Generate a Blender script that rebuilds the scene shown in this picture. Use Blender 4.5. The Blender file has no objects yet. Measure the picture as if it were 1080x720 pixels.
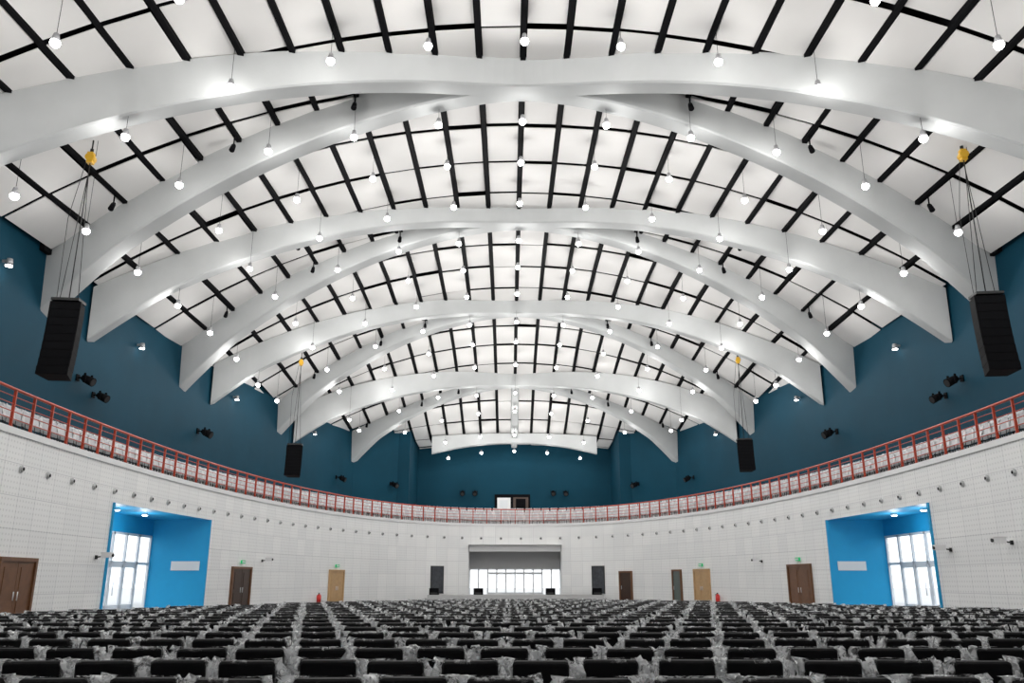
import bpy, math, random
import numpy as np
from mathutils import Vector, Matrix
random.seed(3)
CZ = 1.6
scene = bpy.context.scene

# ------------------------------------------------------------ materials
def newmat(name):
    m = bpy.data.materials.new(name); m.use_nodes = True
    nt = m.node_tree; b = nt.nodes['Principled BSDF']
    return m, nt, b
def mat(name, col, rough=0.6, metal=0.0, noise=0.0, nscale=3.0, bump=0.0, bscale=40, emit=None, es=0, spec=.5):
    m, nt, b = newmat(name)
    b.inputs['Base Color'].default_value = (*col, 1)
    b.inputs['Roughness'].default_value = rough
    b.inputs['Metallic'].default_value = metal
    b.inputs['Specular IOR Level'].default_value = spec
    tc = nt.nodes.new('ShaderNodeTexCoord')
    if noise > 0:
        n = nt.nodes.new('ShaderNodeTexNoise'); n.inputs['Scale'].default_value = nscale
        n.inputs['Detail'].default_value = 4
        nt.links.new(tc.outputs['Object'], n.inputs['Vector'])
        r = nt.nodes.new('ShaderNodeMix'); r.data_type = 'RGBA'
        r.inputs[6].default_value = (*[c*(1-noise) for c in col], 1)
        r.inputs[7].default_value = (*[min(1, c*(1+noise)) for c in col], 1)
        nt.links.new(n.outputs['Fac'], r.inputs[0]); nt.links.new(r.outputs[2], b.inputs['Base Color'])
    if bump > 0:
        n2 = nt.nodes.new('ShaderNodeTexNoise'); n2.inputs['Scale'].default_value = bscale
        nt.links.new(tc.outputs['Object'], n2.inputs['Vector'])
        bp = nt.nodes.new('ShaderNodeBump'); bp.inputs['Strength'].default_value = bump
        nt.links.new(n2.outputs['Fac'], bp.inputs['Height']); nt.links.new(bp.outputs['Normal'], b.inputs['Normal'])
    if emit:
        b.inputs['Emission Color'].default_value = (*emit, 1); b.inputs['Emission Strength'].default_value = es
    return m

M_tile = mat('ceiling_tile_white', (.72,.705,.69), .7, noise=.04, nscale=.6)
M_black = mat('black_paint', (.003,.003,.004), .8, spec=.1)
M_rib = mat('arch_plaster', (.46,.47,.47), .6, noise=.10, nscale=.7, spec=.3)
M_teal = mat('teal_wall_paint', (.0022,.041,.070), .7, noise=.18, nscale=.35, bump=.05, spec=.15)
M_blue = mat('blue_wall_paint', (.015,.34,.64), .5, noise=.04, spec=.3)
M_floor = mat('floor_carpet', (.04,.04,.045), .8, noise=.15, nscale=8)
M_ground = mat('forecourt_paving', (.6,.6,.6), .9, noise=.08)
M_white = mat('white_paint', (.82,.82,.82), .5, noise=.02)
M_frame = mat('white_frame', (.75,.77,.79), .4)
M_grey = mat('grey_panel', (.47,.47,.47), .6)
M_red = mat('red_railing', (.50,.055,.02), .4)
M_fab = mat('black_fabric', (.003,.003,.004), .6, noise=.2, nscale=20, spec=.2)
M_metal = mat('dark_metal', (.02,.02,.02), .5, metal=.3)
M_grill = mat('speaker_grille', (.004,.004,.005), .8, spec=.1)
M_wood = mat('wood_brown', (.16,.07,.03), .4, noise=.3, nscale=5)
M_wood2 = mat('wood_light', (.52,.33,.16), .4, noise=.2, nscale=5)
M_dark = mat('dark_stone', (.05,.055,.065), .25, noise=.6, nscale=4)
M_yel = mat('yellow_hoist', (.75,.42,.02), .4)
M_bulb = mat('lamp_lens', (1,1,1), .3, emit=(1,1,.98), es=14)
M_bulb.cycles.emission_sampling = 'NONE'
M_exit = mat('exit_sign_green', (.0,.3,.10), .4, emit=(0,.6,.2), es=.4)
M_hous = mat('lamp_housing', (.35,.35,.36), .4, metal=.3)
M_noz = mat('nozzle_grey', (.5,.5,.5), .5)
M_exred = mat('extinguisher_red', (.6,.02,.015), .35)

def wall_panel_mat():
    m, nt, b = newmat('perforated_wall_panel')
    uv = nt.nodes.new('ShaderNodeUVMap')
    br = nt.nodes.new('ShaderNodeTexBrick'); br.offset = 0.0
    br.inputs['Scale'].default_value = 1.0
    br.inputs['Brick Width'].default_value = 1.2; br.inputs['Row Height'].default_value = 1.133
    br.inputs['Mortar Size'].default_value = 0.012; br.inputs['Mortar Smooth'].default_value = .2
    br.inputs['Color1'].default_value = (.93,.93,.92,1); br.inputs['Color2'].default_value = (.87,.875,.87,1)
    br.inputs['Mortar'].default_value = (.66,.66,.67,1)
    nt.links.new(uv.outputs[0], br.inputs['Vector'])
    vo = nt.nodes.new('ShaderNodeTexVoronoi'); vo.inputs['Scale'].default_value = 5; vo.inputs['Randomness'].default_value = 0
    nt.links.new(uv.outputs[0], vo.inputs['Vector'])
    cr = nt.nodes.new('ShaderNodeValToRGB'); cr.color_ramp.elements[0].position = .16; cr.color_ramp.elements[1].position = .26
    cr.color_ramp.elements[0].color = (.84,.84,.84,1)
    nt.links.new(vo.outputs['Distance'], cr.inputs[0])
    mx = nt.nodes.new('ShaderNodeMix'); mx.data_type='RGBA'; mx.blend_type='MULTIPLY'; mx.inputs[0].default_value = 1
    nt.links.new(br.outputs['Color'], mx.inputs[6]); nt.links.new(cr.outputs[0], mx.inputs[7])
    nt.links.new(mx.outputs[2], b.inputs['Base Color']); b.inputs['Roughness'].default_value = .6
    return m
M_wall = wall_panel_mat()

def plastic_mat(name):
    m, nt, b = newmat(name)
    b.inputs['Base Color'].default_value = (.97,.98,.99,1); b.inputs['Roughness'].default_value = .12
    b.inputs['Specular IOR Level'].default_value = .8
    at = nt.nodes.new('ShaderNodeAttribute'); at.attribute_name = 'op'
    tc = nt.nodes.new('ShaderNodeTexCoord')
    n = nt.nodes.new('ShaderNodeTexNoise'); n.inputs['Scale'].default_value = 11; n.inputs['Detail'].default_value = 3
    n.inputs['Distortion'].default_value = 1.5
    nt.links.new(tc.outputs['Object'], n.inputs['Vector'])
    mr = nt.nodes.new('ShaderNodeMapRange'); mr.inputs[1].default_value = .42; mr.inputs[2].default_value = .6
    mr.inputs[3].default_value = .12; mr.inputs[4].default_value = 1.5
    nt.links.new(n.outputs['Fac'], mr.inputs[0])
    mu = nt.nodes.new('ShaderNodeMath'); mu.operation='MULTIPLY'; mu.use_clamp = True
    nt.links.new(at.outputs['Fac'], mu.inputs[0]); nt.links.new(mr.outputs[0], mu.inputs[1])
    tr = nt.nodes.new('ShaderNodeBsdfTransparent'); ms = nt.nodes.new('ShaderNodeMixShader')
    tl = nt.nodes.new('ShaderNodeBsdfTranslucent'); tl.inputs[0].default_value=(.97,.98,.99,1)
    m2 = nt.nodes.new('ShaderNodeMixShader'); m2.inputs[0].default_value=.4
    nt.links.new(b.outputs[0], m2.inputs[1]); nt.links.new(tl.outputs[0], m2.inputs[2])
    nt.links.new(mu.outputs[0], ms.inputs[0]); nt.links.new(tr.outputs[0], ms.inputs[1]); nt.links.new(m2.outputs[0], ms.inputs[2])
    nt.links.new(ms.outputs[0], nt.nodes['Material Output'].inputs['Surface'])
    return m
M_plas = plastic_mat('clear_plastic_cover')
M_plas2 = mat('cloudy_plastic_cover', (.80,.80,.81), .3, noise=.25, nscale=6)

def glass_mat():
    m, nt, b = newmat('window_glass')
    tr = nt.nodes.new('ShaderNodeBsdfTransparent'); gl = nt.nodes.new('ShaderNodeBsdfGlossy'); gl.inputs['Roughness'].default_value=.05
    ms = nt.nodes.new('ShaderNodeMixShader'); ms.inputs[0].default_value=.08
    nt.links.new(tr.outputs[0], ms.inputs[1]); nt.links.new(gl.outputs[0], ms.inputs[2])
    nt.links.new(ms.outputs[0], nt.nodes['Material Output'].inputs['Surface'])
    return m
M_glass = glass_mat()

# ------------------------------------------------------------ mesh builder
class MB:
    def __init__(s): s.v=[]; s.f=[]; s.m=[]; s.sm=[]; s.op=[]
    def add(s, verts, faces, m=0, smooth=False, op=None):
        o=len(s.v); s.v.extend([tuple(p) for p in verts])
        s.f.extend([tuple(i+o for i in f) for f in faces])
        if isinstance(m,int): m=[m]*len(faces)
        s.m.extend(m); s.sm.extend([smooth]*len(faces) if isinstance(smooth,bool) else smooth)
        s.op.extend(op if op is not None else [0.0]*len(verts))
    def box(s, c, d, m=0, M=None):
        x,y,z=[q/2 for q in d]
        vs=[Vector((c[0]+a*x,c[1]+b*y,c[2]+e*z)) for a in(-1,1) for b in(-1,1) for e in(-1,1)]
        if M is not None: vs=[M@p for p in vs]
        s.add(vs,[(0,1,3,2),(4,6,7,5),(0,4,5,1),(2,3,7,6),(0,2,6,4),(1,5,7,3)],m)
    def cyl(s,p0,p1,r0,r1=None,n=8,m=0,caps=True,M=None,smooth=True):
        r1=r0 if r1 is None else r1; p0=Vector(p0);p1=Vector(p1); d=(p1-p0).normalized()
        a=d.orthogonal().normalized(); b=d.cross(a)
        vs=[]
        for p,r in((p0,r0),(p1,r1)):
            for i in range(n):
                t=2*math.pi*i/n; vs.append(p+a*(r*math.cos(t))+b*(r*math.sin(t)))
        if M is not None: vs=[M@p for p in vs]
        fs=[(i,(i+1)%n,n+(i+1)%n,n+i) for i in range(n)]; sm=[smooth]*n
        if caps: fs+= [tuple(range(n-1,-1,-1)),tuple(range(n,2*n))]; sm+=[False,False]
        s.add(vs,fs,m,sm)
    def loft(s,rings,m=0,closed=True,caps=True,smooth=False,op=None,opmin=None):
        n=len(rings[0]); vs=[p for r in rings for p in r]; fs=[]
        for i in range(len(rings)-1):
            for j in range(n if closed else n-1):
                k=(j+1)%n; f=(i*n+j,i*n+k,(i+1)*n+k,(i+1)*n+j)
                if opmin is not None and sum(op[q] for q in f)/4<opmin: continue
                fs.append(f)
        sm=[smooth]*len(fs)
        if caps: fs+=[tuple(range(n-1,-1,-1)),tuple(range((len(rings)-1)*n,len(rings)*n))]; sm+=[False,False]
        s.add(vs,fs,m,sm,op)
    def obj(s,name,mats,parent=None,use_op=False):
        me=bpy.data.meshes.new(name); me.from_pydata(s.v,[],s.f)
        for m in mats: me.materials.append(m)
        me.polygons.foreach_set('material_index',s.m); me.polygons.foreach_set('use_smooth',s.sm)
        if use_op:
            a=me.attributes.new('op','FLOAT','POINT'); a.data.foreach_set('value',s.op)
        me.update(); o=bpy.data.objects.new(name,me); scene.collection.objects.link(o)
        if parent: o.parent=parent
        return o
    def inst(s, base, Ms):
        bv=np.array(base.v)
        for M in Ms:
            A=np.array(M); P=bv@A[:3,:3].T+A[:3,3]
            o=len(s.v); s.v.extend(map(tuple,P.tolist()))
            s.f.extend([tuple(i+o for i in f) for f in base.f]); s.m.extend(base.m); s.sm.extend(base.sm); s.op.extend(base.op)

# ------------------------------------------------------------ hall geometry functions
def We(y):
    b = 68 if y>38 else 95
    return 22*math.sqrt(max(.01,1-((y-38)/b)**2))
def W(y):
    if y<=84: return We(y)
    if y<=87.5: return 16.2+(12.2-16.2)*(y-84)/3.5
    return 11.0
HY=[-5,15,31,46.7,55,62.7,70,78,84,90,96]; HZ=[20.0,20.75,21.05,21.55,21.5,21.1,20.35,18.9,17.2,15.3,15.1]
E=14.4
def prof(s): s=min(abs(s),1.05); return 1-.92*s*s-.08*s**4
def ceil(x,y): return CZ+E+(float(np.interp(y,HY,HZ))-E)*prof(x/We(y))

A_,B_,YC,N_=18.3,45.0,36.0,2.2
YR=-3.0
ph=np.linspace(math.pi*1.5,-math.pi*.5,6001)
cx=A_*np.sign(np.cos(ph))*np.abs(np.cos(ph))**(2/N_); cy=YC+B_*np.sign(np.sin(ph))*np.abs(np.sin(ph))**(2/N_)
k=cy>=YR; cx=cx[k]; cy=cy[k]
cs=np.concatenate([[0],np.cumsum(np.hypot(np.diff(cx),np.diff(cy)))]); L=cs[-1]
def s_at_y(side,y):
    mid=len(cx)//2
    if side<0: return float(np.interp(y,cy[:mid],cs[:mid]))
    return float(np.interp(-y,-cy[mid:],cs[mid:]))
def s_at_x(x):
    q=cy>60; return float(np.interp(x,cx[q],cs[q]))
def P(s): return Vector((float(np.interp(s,cs,cx)),float(np.interp(s,cs,cy)),0))
def Nout(s):
    t=(P(min(L,s+.3))-P(max(0,s-.3))).normalized(); return Vector((-t.y,t.x,0))
def WM(s,z=0,off=0.0):
    n=Nout(s); p=P(s)-n*off
    xx=Vector((0,0,1)).cross(-n)*-1
    return Matrix(((xx.x,-n.x,0,p.x),(xx.y,-n.y,0,p.y),(0,0,1,z),(0,0,0,1)))

HB=6.8
RY0,RY1=38.0,49.0
breaks=[0,s_at_y(-1,RY0),s_at_y(-1,RY1),s_at_x(-4.35),s_at_x(4.35),s_at_y(1,RY1),s_at_y(1,RY0),L]
mb=MB(); 
fl=[(p.x,p.y,0) for p in [P(s) for s in np.linspace(0,L,160)]]
mb.add(fl,[tuple(range(len(fl)))[::-1]],0)
mb.box((0,38,-.25),(62,130,.4),1)
mb.obj('floor',[M_floor,M_ground])
mb=MB(); mb.box((0,60,-.8),(500,500,.3),0); mb.obj('forecourt_ground',[M_ground])

def wall_lower():
    v=[];f=[];uv=[]
    for i in range(len(breaks)-1):
        a,b=breaks[i],breaks[i+1]; n=max(2,int((b-a)/.6)); z0=0
        if i in(1,5): z0=5.0
        if i==3: z0=4.9
        ss=np.linspace(a,b,n+1)
        for j in range(n):
            p,q=P(ss[j]),P(ss[j+1]); o=len(v)
            v+=[(p.x,p.y,z0),(q.x,q.y,z0),(q.x,q.y,HB),(p.x,p.y,HB)]
            f.append((o,o+1,o+2,o+3)); uv+=[(ss[j],z0),(ss[j+1],z0),(ss[j+1],HB),(ss[j],HB)]
    me=bpy.data.meshes.new('wall_lower'); me.from_pydata(v,[],f); me.materials.append(M_wall)
    u=me.uv_layers.new(name='UVMap')
    for i,c in enumerate(uv): u.data[i].uv=c
    o=bpy.data.objects.new('wall_perforated_bowl',me); scene.collection.objects.link(o)
wall_lower()

up=[(-We(y),y) for y in np.linspace(YR,84,60)]+[(-12.2,87.5),(-11,87.5),(-11,95.5)]
up=up+[(-x,y) for x,y in up[::-1]]
mb=MB(); 
for i in range(len(up)-1):
    p,q=up[i],up[i+1]
    mb.add([(p[0],p[1],5.9),(q[0],q[1],5.9),(q[0],q[1],20),(p[0],p[1],20)],[(0,1,2,3)],0)
mb.obj('wall_upper_teal',[M_teal])
mb=MB(); mb.box((0,YR-.15,11.5),(46,.3,24),0); mb.obj('wall_rear',[M_white])

def ext(s):
    p=P(s); n=Nout(s); d=3.2
    while d<20:
        q=p+n*d
        if abs(q.x)>W(q.y)-.05 or q.y>95.1: break
        d+=.1
    return d
mb=MB(); rings=[]
for s in np.linspace(1.5,L-1.5,260):
    p=P(s); n=Nout(s); e=ext(s)-.1
    pr=[(-.06,6.62),(-.06,6.86),(.16,6.86),(.16,6.8),(1.1,6.8),(1.1,7.15),(2.0,7.15),(2.0,7.5),(2.9,7.5),(2.9,7.75),(e,7.75),(e,6.3),(.05,6.3),(.05,6.62)]
    rings.append([(p.x+n.x*o,p.y+n.y*o,z) for o,z in pr])
mb.loft(rings,0,True,True)
mb.obj('balcony_terrace',[M_white])

mb=MB(); ss=np.arange(8,L-8,1.35)
for s in ss:
    M=WM(s,6.86,-.05)
    mb.box((0,0,.66),(.055,.10,1.32),0,M)
    mb.box((0,0,.015),(.14,.14,.03),0,M)
for z,r in((1.34,.055),(1.08,.018),(.82,.018),(.56,.018),(.3,.018)):
    rings=[]
    for s in np.linspace(8,L-8,240):
        p=P(s)+Nout(s)*.05; n=Nout(s)
        rings.append([(p.x+n.x*r*math.cos(t),p.y+n.y*r*math.cos(t),6.86+z+r*math.sin(t)) for t in [k*math.pi/3 for k in range(6)]])
    mb.loft(rings,0,True,True,True)
mb.obj('balcony_railing',[M_red])

# ---- recesses with glazing
def glazing(mb, y0,y1,x,side,h):
    w=y1-y0; fx=.12
    mb.box((x,(y0+y1)/2,h-.06),(fx,w,.12),0); mb.box((x,(y0+y1)/2,2.55),(fx,w,.14),0); mb.box((x,(y0+y1)/2,.06),(fx,w,.12),0)
    n=7; st=w/n
    for i in range(n+1): mb.box((x,y0+i*st,h/2),(fx,.12 if i%2 else .16,h),0)
    for i in (2,3,4,5):
        yc=y0+(i+.5)*st
        mb.box((x,yc,.25),(fx*.7,st-.14,.35),0)
        mb.box((x,yc,2.4),(fx*.7,st-.14,.18),0)
        for e in(-1,1): mb.box((x,yc+e*(st/2-.12),1.4),(fx*.7,.09,2.5),0)
        yy=yc+(.4 if i%2 else -.4)
        mb.cyl((x-side*.12,yy,.9),(x-side*.12,yy,1.6),.025,n=6,m=0)
    mb.add([(x,y0,0),(x,y1,0),(x,y1,h),(x,y0,h)],[(0,1,2,3)],1)
rl=bpy.data.lights.new('alcove_fill','POINT'); rl.energy=55; rl.shadow_soft_size=.2  # added fill light that brightens the blue alcoves
for side,nm in((-1,'left'),(1,'right')):
    p0=P(s_at_y(side,RY0)); p1=P(s_at_y(side,RY1)); X=21.0*side; H=5.0
    mb=MB()
    mb.add([p1,(X,RY1,0),(X,RY1,H),(p1.x,p1.y,H)],[(0,1,2,3)],0)
    mb.add([p0,(X,RY0,0),(X,RY0,H),(p0.x,p0.y,H)],[(0,1,2,3)],0)
    m_=P(s_at_y(side,43.5))
    mb.add([(p0.x,p0.y,H),(m_.x,m_.y,H),(p1.x,p1.y,H),(X,RY1,H),(X,RY0,H)],[(0,1,2,3,4)],0)
    mb.box((X,(RY0+RY1)/2,4.55),(.1,RY1-RY0,.9),0)
    for p in(p0,p1): mb.box((p.x-side*.02,p.y,H/2),(.12,.12,H),0)
    mb.obj('wall_blue_alcove_'+nm,[M_blue])
    mb=MB(); glazing(mb,RY0+.1,RY1-.1,X,side,4.1); mb.obj('window_%d'%(1 if side<0 else 2),[M_frame,M_glass])
    mb=MB(); xc=side*18.9; mb.box((xc,RY1-.04,2.45),(1.6,.05,.5),0)
    for i in range(7): mb.box((xc,RY1-.08,2.25+i*.07),(1.5,.04,.03),0)
    mb.obj('air_vent_grille',[M_white])
    mb=MB()
    for yy in(40.8,44.0): mb.cyl((side*19.4,yy,4.88),(side*19.4,yy,5.0),.16,n=12,m=0); mb.cyl((side*19.4,yy,4.86),(side*19.4,yy,4.88),.13,n=12,m=1)
    rec=mb.obj('alcove_fill_fixture',[M_white,M_bulb])  # invented ceiling fixtures, added to carry the alcove fill lights
    for yy in(40.8,44.0):
        o=bpy.data.objects.new('lamp',rl); o.location=(side*19.4,yy,4.2); scene.collection.objects.link(o); o.parent=rec  # added alcove fill point, just below its fixture

# centre vestibule
mb=MB(); pl=P(breaks[3]); pr=P(breaks[4]); YB=83.0
mb.add([(pl.x,pl.y,0),(pl.x,YB,0),(pl.x,YB,4.9),(pl.x,pl.y,4.9)],[(0,1,2,3)],0)
mb.add([(pr.x,pr.y,0),(pr.x,YB,0),(pr.x,YB,4.9),(pr.x,pr.y,4.9)],[(0,1,2,3)],0)
mb.add([(pl.x,pl.y-.3,4.9),(pr.x,pr.y-.3,4.9),(pr.x,YB,4.9),(pl.x,YB,4.9)],[(0,1,2,3)],0)
mb.box((0,YB,3.85),(8.7,.1,2.1),1)
mb.box((0,80.55,4.6),(8.9,.2,.6),0)
mb.box((-4.4,80.6,2.45),(.2,.3,4.9),0); mb.box((4.4,80.6,2.45),(.2,.3,4.9),0)
mb.obj('wall_vestibule',[M_white,M_grey])
mb=MB(); n=10; st=8.7/n; h=2.8
for i in range(n+1): mb.box((-4.35+i*st,YB,h/2),(.12,.12,h),0)
mb.box((0,YB,h-.05),(8.7,.12,.14),0); mb.box((0,YB,.1),(8.7,.12,.2),0)
for i in range(2,8):
    mb.box((-4.35+(i+.5)*st,YB,.4),(st-.1,.08,.4),0); mb.box((-4.35+(i+.5)*st,YB,2.35),(st-.1,.08,.2),0)
mb.add([(-4.35,YB,0),(4.35,YB,0),(4.35,YB,h),(-4.35,YB,h)],[(0,1,2,3)],1)
mb.obj('window_3',[M_frame,M_glass])

mb=MB(); mb.box((0,76,.25),(15,4,.5),0); mb.box((0,73.9,.12),(15.4,.4,.24),0); mb.obj('stage_platform',[M_grey])
for x in(-7.0,-3.2,3.0,7.0):
    mb=MB(); 
    pts=[(-.35,0),(.35,0),(.35,.3),(-.1,.55),(-.35,.55)]
    mb.loft([[(x+e,75+a,.5+b) for a,b in pts] for e in(-.4,.4)],0)
    mb.box((x,74.62,.62),(.6,.03,.16),1)
    mb.obj('stage_monitor_speaker',[M_black,M_metal])

# ---- doors
dn=[0]
M_wdark=mat('wood_dark',(.05,.025,.015),.4,noise=.3,nscale=5)
M_wgrey=mat('door_grey',(.12,.15,.14),.4)
def door(s,w,h,mt,leafs=2,exitsign=True):
    dn[0]+=1; mb=MB(); M=WM(s,0,.0)
    mb.box((0,.05,h+.06),(w+.28,.2,.14),1,M)
    for e in(-1,1): mb.box((e*(w/2+.07),.05,h/2),(.14,.2,h),1,M)
    lw=w/leafs
    for i in range(leafs):
        xc=-w/2+(i+.5)*lw
        mb.box((xc,.06,h/2),(lw-.02,.06,h-.02),0,M)
        mb.box((xc,.10,h*.70),(lw*.62,.02,h*.42),0,M); mb.box((xc,.10,h*.25),(lw*.62,.02,h*.30),0,M)
        xh=xc+(lw*.38 if i==0 else -lw*.38)
        mb.cyl((xh,.14,.95),(xh,.14,1.25),.02,n=6,m=3,M=M)
    mb.obj('door_%d'%dn[0],[mt,M_wood if mt!=M_wood2 else M_wood2,M_glass,M_frame])
    if exitsign:
        mb=MB(); mb.box((0,.1,h+.42),(.5,.08,.2),0,M); mb.box((0,.145,h+.42),(.4,.01,.1),1,M); mb.obj('exit_sign',[M_exit,M_white])
door(s_at_y(-1,31.0),2.2,2.3,M_wood,2,False)
door(s_at_y(-1,53.7),2.4,2.35,M_wdark)
door(s_at_y(-1,67.2),1.9,2.35,M_wood2)
door(s_at_y(1,66.4),2.0,2.4,M_wood2)
door(s_at_y(1,53.0),2.8,2.5,M_wood)
door(s_at_y(1,69.7),1.0,2.4,M_wgrey,1,False)
door(s_at_y(1,75.6),1.3,2.35,M_wdark,1,False)
for x in(-7.1,7.5):
    mb=MB(); M=WM(s_at_x(x),0,0); mb.box((0,.05,1.75),(1.3,.08,2.3),0,M)
    for e in(-1,1): mb.box((e*.67,.06,1.75),(.05,.12,2.4),1,M)
    for z in(.6,2.93): mb.box((0,.06,z),(1.4,.12,.05),1,M)
    mb.obj('stone_wall_plaque',[M_dark,M_metal])

mb=MB()
mb.box((-.2,95.42,9.4),(4.0,.12,3.3),1)
mb.box((-1.15,95.33,9.25),(1.5,.08,2.85),0); mb.box((.75,95.33,9.3),(1.7,.08,2.85),2)
mb.box((-1.15,95.27,9.8),(.9,.04,1.2),3); mb.box((.75,95.27,9.9),(1.1,.04,1.3),1)
mb.cyl((-.5,95.2,8.8),(-.5,95.2,9.2),.03,n=6,m=3)
mb.obj('door_upper',[M_white,M_black,M_wdark,M_frame])

mb=MB()
for s in np.arange(10,L-10,1.9):
    M=WM(s,5.5,0); mb.cyl((0,0.02,0),(0,.10,0),.10,.085,n=12,m=0,M=M); mb.cyl((0,.095,-.0),(0,.11,0),.06,n=10,m=1,M=M)
    mb.cyl((0,.0,0),(0,.035,0),.14,n=12,m=0,M=M)
mb.obj('air_nozzles',[M_noz,M_black])
for side,y,z in((-1,37.0,2.6),(1,36.6,2.9),(-1,56.5,2.9),(1,58,2.9),(1,32,3.0)):
    mb=MB(); M=WM(s_at_y(side,y),z,0)@Matrix.Scale(.8,4)
    mb.box((0,.04,0),(.16,.08,.2),1,M); mb.cyl((0,.05,0),(0,.45,.06),.035,n=6,m=1,M=M)
    mb.box((0,.62,.1),(.3,.55,.24),0,M); mb.cyl((0,.88,.1),(0,.96,.1),.08,.09,n=10,m=1,M=M); mb.box((0,.6,.24),(.34,.62,.03),0,M)
    mb.obj('security_camera',[M_white,M_metal])
for s in(s_at_y(-1,64.5),s_at_y(1,64.0)):
    mb=MB(); M=WM(s,.05,.3)@Matrix.Scale(.75,4)
    mb.cyl((0,0,0),(0,0,.75),.22,n=14,m=0,M=M); mb.cyl((0,0,.75),(0,0,.9),.2,.06,n=14,m=0,M=M); mb.cyl((0,0,.9),(0,0,1.0),.06,n=8,m=1,M=M)
    mb.cyl((0,.0,.97),(.3,.1,.8),.03,n=6,m=1,M=M); mb.obj('fire_extinguisher',[M_exred,M_black])

# ---- ceiling tiles
mb=MB(); PX=1.82; PY=3.9
ny=int(98/PY)+1
for iy in range(ny):
    y0=YR+iy*PY+.12; y1=min(YR+(iy+1)*PY-.12,95.4)
    if y1<=y0: continue
    wm=max(W(y0),W(y1))-.03
    for kx in range(-12,12):
        x0=kx*PX+.145; x1=(kx+1)*PX-.145
        if min(abs(x0),abs(x1))>wm-.2: continue
        x0=max(-wm,x0); x1=min(wm,x1)
        j=random.uniform(-.05,.07); tl=-.05+random.uniform(-.06,.06)
        c=[(x0,y0,ceil(x0,y0)+j),(x1,y0,ceil(x1,y0)+j),(x1,y1,ceil(x1,y1)+j-tl),(x0,y1,ceil(x0,y1)+j-tl)]
        vs=c+[(a,b,z+.04) for a,b,z in c]
        mb.add(vs,[(3,2,1,0),(4,5,6,7),(0,1,5,4),(1,2,6,5),(2,3,7,6),(3,0,4,7)],0)
mb.obj('ceiling',[M_tile])
mb=MB(); ys=np.linspace(YR,95.5,60); xs=np.linspace(-23,23,47)
vs=[(x,y,ceil(x,y)+.9) for y in ys for x in xs]; n=len(xs)
mb.add(vs,[(i*n+j,i*n+j+1,(i+1)*n+j+1,(i+1)*n+j) for i in range(len(ys)-1) for j in range(n-1)],0)
mb.obj('ceiling_backing',[M_black])
mb=MB()
for kx in range(-12,13):
    x=kx*PX; rings=[]
    for y in ys:
        if abs(x)>W(y)-.15: 
            if len(rings)>1: mb.loft(rings,0)
            rings=[]; continue
        z=ceil(x,y); hw=.11
        rings.append([(x-hw,y,z-.0),(x+hw,y,z-.0),(x+hw,y,z+.7),(x-hw,y,z+.7)])
    if len(rings)>1: mb.loft(rings,0)
mb.obj('ceiling_track_beams',[M_black])

# ---- roof arches
ribpos=[]
def rib(Ya,Ha,Yf,fh,lift=0.0,Wf=None,wb=.95,wt=1.35,th=.6):
    Wf=Wf or We(Yf)+.05; D=Yf-Ya; a=.10; cen=[]
    for t in np.linspace(-1,1,101):
        g=(math.sqrt(t*t+a*a)-a)/(math.sqrt(1+a*a)-a)
        y=Ya+D*g; x=t*Wf; zb=CZ+fh+(Ha-fh)*prof(t)+lift
        zb-= .5*max(0,abs(t)-.85)/.15 if D else 0
        cen.append((x,y,zb,abs(t)))
    ribpos.append((D,cen))
    rings=[]
    for i,(x,y,zb,at) in enumerate(cen):
        p=cen[max(0,i-1)]; q=cen[min(len(cen)-1,i+1)]; tx,ty=q[0]-p[0],q[1]-p[1]; l=math.hypot(tx,ty); nx,ny_=-ty/l,tx/l
        zt=max(ceil(x,y)+.12,zb+th); w=wb/2; w2=wt/2; c=.07
        pr=[(-w+c,zb),(w-c,zb),(w,zb+c),(w2,zt),(-w2,zt),(-w,zb+c)]
        rings.append([(x+nx*o,y+ny_*o,z) for o,z in pr])
    mb=MB(); mb.loft(rings,0,True,True,False); mb.obj('roof_arch',[M_rib])
for Ya,Ha,yf,yb,fh,ff in((15.5,19.9,10,21.3,12.2,12.2),(31.1,19.95,25.5,36.8,12.2,11.7),(46.7,20.72,41,52.3,12.2,12.2),(62.7,20.22,56.7,68.7,12.2,12.2),(78,17.9,71.5,84,11.9,11.9)):
    rib(Ya,Ha,yf,ff,0.0); rib(Ya+.4,Ha,yb,fh,.05)
rib(90,14.35,90,13.2,0,Wf=8.9,wb=.7,wt=.9,th=.5)
mb=MB(); rings=[]
for y in np.linspace(79,94.5,16):
    z=ceil(0,y); rings.append([(-.3,y,z-.55),(.3,y,z-.55),(.4,y,z+.1),(-.4,y,z+.1)])
mb.loft(rings,0); mb.obj('ridge_beam',[M_rib])

mb=MB()
for D,cen in ribpos:
    if D==0: continue
    for i in (8,20,33,67,80,92):
        x,y,zb,at=cen[i]; kx=round(x/PX); xx=kx*PX; yy=y+(1.5 if D<0 else -1.5)*(.35+at)
        if abs(xx)>W(yy)-1: continue
        zc=ceil(xx,yy)
        mb.cyl((xx,yy,zc),(xx,yy,zc-.55),.035,n=5,m=0)
        mb.cyl((xx,yy,zc-.5),(xx,yy-.18,zc-.82),.10,.125,n=10,m=0); mb.cyl((xx,yy,zc-.52),(xx,yy+.08,zc-.42),.09,.06,n=8,m=0)
mb.obj('ceiling_stage_light_heads',[M_black])

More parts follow.
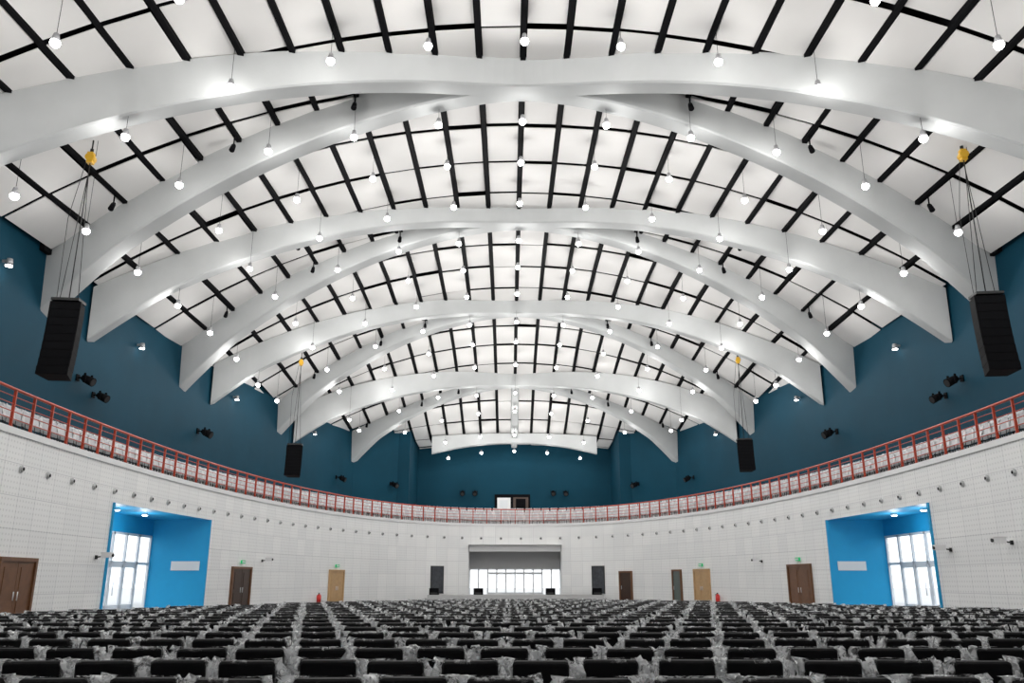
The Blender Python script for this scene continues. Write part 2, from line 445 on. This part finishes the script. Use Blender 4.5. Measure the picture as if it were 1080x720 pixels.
# ---- pendant lights
def rib_clear(x,y):
    zz=1e9
    for D,cen in ribpos:
        for c in cen:
            if abs(c[0]-x)<.6 and abs(c[1]-y)<1.15: zz=min(zz,c[2])
    return zz
mb=MB(); pts=[]
for iy,y in enumerate(np.arange(2.2,93,5.0)):
    for kx in range(-5,6):
        x=kx*3.64
        if abs(x)>W(y)-2.2: continue
        s=abs(x)/We(y); zc=ceil(x,y); z=zc-(1.35+1.8*s*s)
        z=min(z,rib_clear(x,y)-.75)
        mb.cyl((x,y,z+.3),(x,y,zc+.1),.009,n=4,m=0,caps=False)
        mb.cyl((x,y,z+.05),(x,y,z+.32),.14,.08,n=12,m=1)
        r=.155; rings=[]
        for a in(-.4,-.1,.2,.5,.9,1.3,1.5): rings.append([(x+r*math.cos(a)*math.cos(t),y+r*math.cos(a)*math.sin(t),z-r*math.sin(a)) for t in [2*math.pi*q/12 for q in range(12)]])
        mb.loft(rings,2,True,True,True)
        if y>10 or kx%2==0: pts.append((x,y,z-.34))
pend=mb.obj('pendant_lights',[M_black,M_hous,M_bulb])
ld=bpy.data.lights.new('lamp_glow','POINT'); ld.energy=112; ld.shadow_soft_size=.15; ld.color=(1,.985,.96)
for p in pts:
    o=bpy.data.objects.new('lamp',ld); o.location=p; scene.collection.objects.link(o); o.parent=pend

# ---- line arrays
def line_array(x,y,zt,zb,w,zh,yaw):
    root=bpy.data.objects.new('line_array_speaker',None); scene.collection.objects.link(root); root.location=(x,y,0); root.rotation_euler=(0,0,yaw)
    n=9; h=(zt-zb)/n; mb=MB()
    for i in range(n):
        z=zt-(i+.5)*h; yy=-.008*i*i*.5+.1; tilt=Matrix.Translation((0,yy,z))@Matrix.Rotation(math.radians(-1-i*.5),4,'X')
        pts=[(-w/2,-.35),(w/2,-.35),(w*.36,.45),(-w*.36,.45)]
        mb.loft([[tilt@Vector((a,b,e)) for a,b in pts] for e in(-h*.495,h*.495)],0)
        mb.box((0,-.36,0),(w*.96,.03,h*.93),0,tilt)
    mb.box((0,.0,zt+.08),(w*.9,.7,.10),1)
    mb.obj('cabinets',[M_grill,M_metal],root)
    mb=MB()
    for e in(-1,1): mb.cyl((e*w*.3,0,zt+.12),(0,0,zh-.6),.014,n=5,m=0)
    mb.cyl((0,0,zt+.1),(0,0,zh),.022,n=6,m=0)
    mb.box((0,0,zh),(.22,.26,.46),1); mb.cyl((0,-.17,zh),(0,.17,zh),.17,n=14,m=1); mb.cyl((0,0,zh+.24),(0,0,zh+.4),.07,n=8,m=0)
    top=ceil(x,y)-.06
    mb.cyl((0,0,zh+.3),(0,0,top),.03,n=6,m=0); mb.cyl((.18,0,zh+.1),(.18,0,top),.012,n=5,m=0)
    mb.cyl((-.16,.0,zh-.2),(-.5,0,zh-2.6),.012,n=5,m=0); mb.cyl((-.5,0,zh-2.6),(-w*.4,0,zt+.15),.012,n=5,m=0)
    mb.obj('chain_hoist',[M_metal,M_yel],root)
line_array(-17.25,30,11.7,8.8,1.12,17.8,.1)
line_array(17.6,30,12.0,9.0,1.12,18.0,-.1)
line_array(-16.0,60,11.0,8.8,1.15,17.2,.1)
line_array(16.45,60,11.4,9.2,1.15,17.4,-.1)

def wall_spot(x,y,z,yaw,sc=1.0):
    mb=MB(); M=Matrix.Translation((x,y,z))@Matrix.Rotation(yaw,4,'Z')@Matrix.Scale(sc,4)
    mb.box((0,-.04,0),(.3,.08,.4),0,M); mb.cyl((0,-.05,0),(0,-.6,0),.05,n=6,m=0,M=M)
    for e in(-1,1): mb.box((e*.33,-.75,-.1),(.05,.14,.6),0,M)
    mb.box((0,-.62,.0),(.7,.12,.06),0,M)
    T=M@Matrix.Translation((0,-.8,-.2))@Matrix.Rotation(math.radians(25),4,'X')
    mb.cyl((0,.3,0),(0,-.35,0),.24,.28,n=14,m=0,M=T); mb.cyl((0,-.35,0),(0,-.37,0),.22,n=14,m=1,M=T)
    mb.box((0,.35,0),(.3,.2,.3),0,T)
    mb.obj('wall_spotlight',[M_black,M_metal])
for side in(-1,1):
    yw=math.pi/2*(-side)
    for y,z,sc in((40.3,11.3,.8),(42.0,10.8,.75),(55,11.2,.9),(80.5,11.2,.85)):
        wall_spot(side*(We(y)-.02),y,z,yw*.9,sc)
    wall_spot(side*12.8,86.95,11.3,-side*.85,.9)
    for x in(5.8,4.4): wall_spot(side*x,95.45,11.3,0,.9)

mb=MB()
for side in(-1,1):
    for y in(33,46,60,75): 
        x=side*(We(y)-.3); mb.cyl((x,y,14.4),(x,y,14.7),.16,.12,n=10,m=0); mb.cyl((x,y,14.36),(x,y,14.4),.14,n=10,m=1); mb.box((x+side*.15,y,14.6),(.3,.1,.1),0)
mb.obj('wall_downlights',[M_hous,M_bulb])

# ---- chairs
def rrect(w,h,r,n=3):
    o=[]
    for cx_,cy_,a0 in((w/2-r,h/2-r,0),(-w/2+r,h/2-r,90),(-w/2+r,-h/2+r,180),(w/2-r,-h/2+r,270)):
        for i in range(n): a=math.radians(a0+90*i/(n-1)); o.append((cx_+r*math.cos(a),cy_+r*math.sin(a)))
    return o
def chair_base(seed,opg=1.0,opmin=.2):
    rnd=random.Random(seed); mb=MB()
    T=Matrix.Translation((0,-.23,.71))@Matrix.Rotation(math.radians(8),4,'X')
    rings=[]
    for yy,sc in((-.035,.95),(-.02,1),(.02,1),(.035,.95)):
        rings.append([T@Vector((a*sc,yy-.25*a*a,b*sc)) for a,b in rrect(.46,.54,.03)])
    mb.loft(rings,0,True,True,False)
    rings=[]
    for zz,sc in((.41,.95),(.43,1),(.47,1),(.49,.94)):
        rings.append([(a*sc,b*sc+.02,zz) for a,b in rrect(.47,.46,.06)])
    mb.loft(rings,0)
    for ex in(-1,1):
        mb.cyl((ex*.21,.2,.42),(ex*.22,.24,0),.014,n=5,m=1,caps=False)
        mb.cyl((ex*.21,-.22,.5),(ex*.22,-.28,0),.014,n=5,m=1,caps=False)
        mb.cyl((ex*.21,-.22,.5),(ex*.21,.2,.43),.014,n=5,m=1,caps=False)
    n=24; rings=[]; op=[]
    zs=[.99,.985,.955,.87,.77,.67,.56,.45]
    for i,z in enumerate(zs):
        hw=(.22,.245,.25,.255,.265,.28,.29,.30)[i]; ht=(.012,.035,.045,.05,.055,.065,.075,.09)[i]
        ring=[]
        for j in range(n):
            t=2*math.pi*j/n; c,s_=math.cos(t),math.sin(t)
            x=hw*math.copysign(abs(c)**.45,c); y=ht*math.copysign(abs(s_)**.6,s_)
            side=max(0,(abs(c)-.78)/.22)
            q=.006+.018*side
            x+=rnd.uniform(-q,q)*1.2; y+=rnd.uniform(-q,q)*1.8; z2=z+rnd.uniform(-.006,.006)
            if i in(1,2) and abs(c)>.93: x+=math.copysign(rnd.uniform(.0,.07),c); z2+=rnd.uniform(-.02,.03)
            if i>=3: x+=math.copysign(rnd.uniform(-.01,.12)*side,c)
            ring.append((x,-.23-.14*(z-.7)+y,z2))
            o=(.03+1.8*side+(.42 if i<=1 else 0)*(rnd.random()>.45))*opg
            op.append(min(1.4,o*rnd.uniform(.6,1.3)))
        rings.append(ring)
    mb.loft(rings,2,True,False,True,op,opmin)
    return mb
bases=[chair_base(i) for i in range(12)]
groups=[[] for _ in bases]
row=0; y=5.0
while y<34:
    for x in np.arange(-14.1,14.1,.60)+(.3 if row%2 else 0):
        x=float(x)
        ymax=33-(.11 if x<0 else .085)*x*x
        if y>ymax: continue
        j=random.uniform
        M=Matrix.Translation((x+j(-.03,.03),y+j(-.07,.07),0))@Matrix.Rotation(-x*.014+j(-.09,.09),4,'Z')
        random.choice(groups).append(M)
    row+=1; y+=1.3
mb=MB()
for b,g in zip(bases,groups): mb.inst(b,g)
mb.obj('auditorium_chairs',[M_fab,M_metal,M_plas],use_op=True)
bb=[chair_base(20+i,1.0,.3) for i in range(3)]; g=[[] for _ in bb]
for off,z in((.60,6.8),(1.55,7.15),(2.45,7.5)):
    for s in np.arange(s_at_y(-1,14),s_at_y(1,14),.66):
        n=Nout(s); p=P(s)+n*off; ang=math.atan2(n.y,n.x)+math.pi/2
        g[random.randrange(3)].append(Matrix.Translation((p.x,p.y,z))@Matrix.Rotation(ang+random.uniform(-.08,.08),4,'Z')@Matrix.Scale(1.05,4))
mb=MB()
for b,q in zip(bb,g): mb.inst(b,q)
M_fg=mat('pale_fabric',(.62,.63,.65),.6,noise=.3,nscale=2)
mb.obj('balcony_chairs',[M_fg,M_metal,M_plas2])

w=bpy.data.worlds.new('world'); scene.world=w; w.use_nodes=True
bg=w.node_tree.nodes['Background']; bg.inputs[0].default_value=(.93,.97,1,1); bg.inputs[1].default_value=1.8

cd=bpy.data.cameras.new('camera'); cd.sensor_width=36; cd.lens=880/1080*36; cd.clip_end=500
cam=bpy.data.objects.new('camera',cd); scene.collection.objects.link(cam)
cam.location=(-.57,0,CZ); cam.rotation_euler=(math.radians(90+16.04),0,math.radians(-.2)); scene.camera=cam
scene.view_settings.view_transform='Standard'
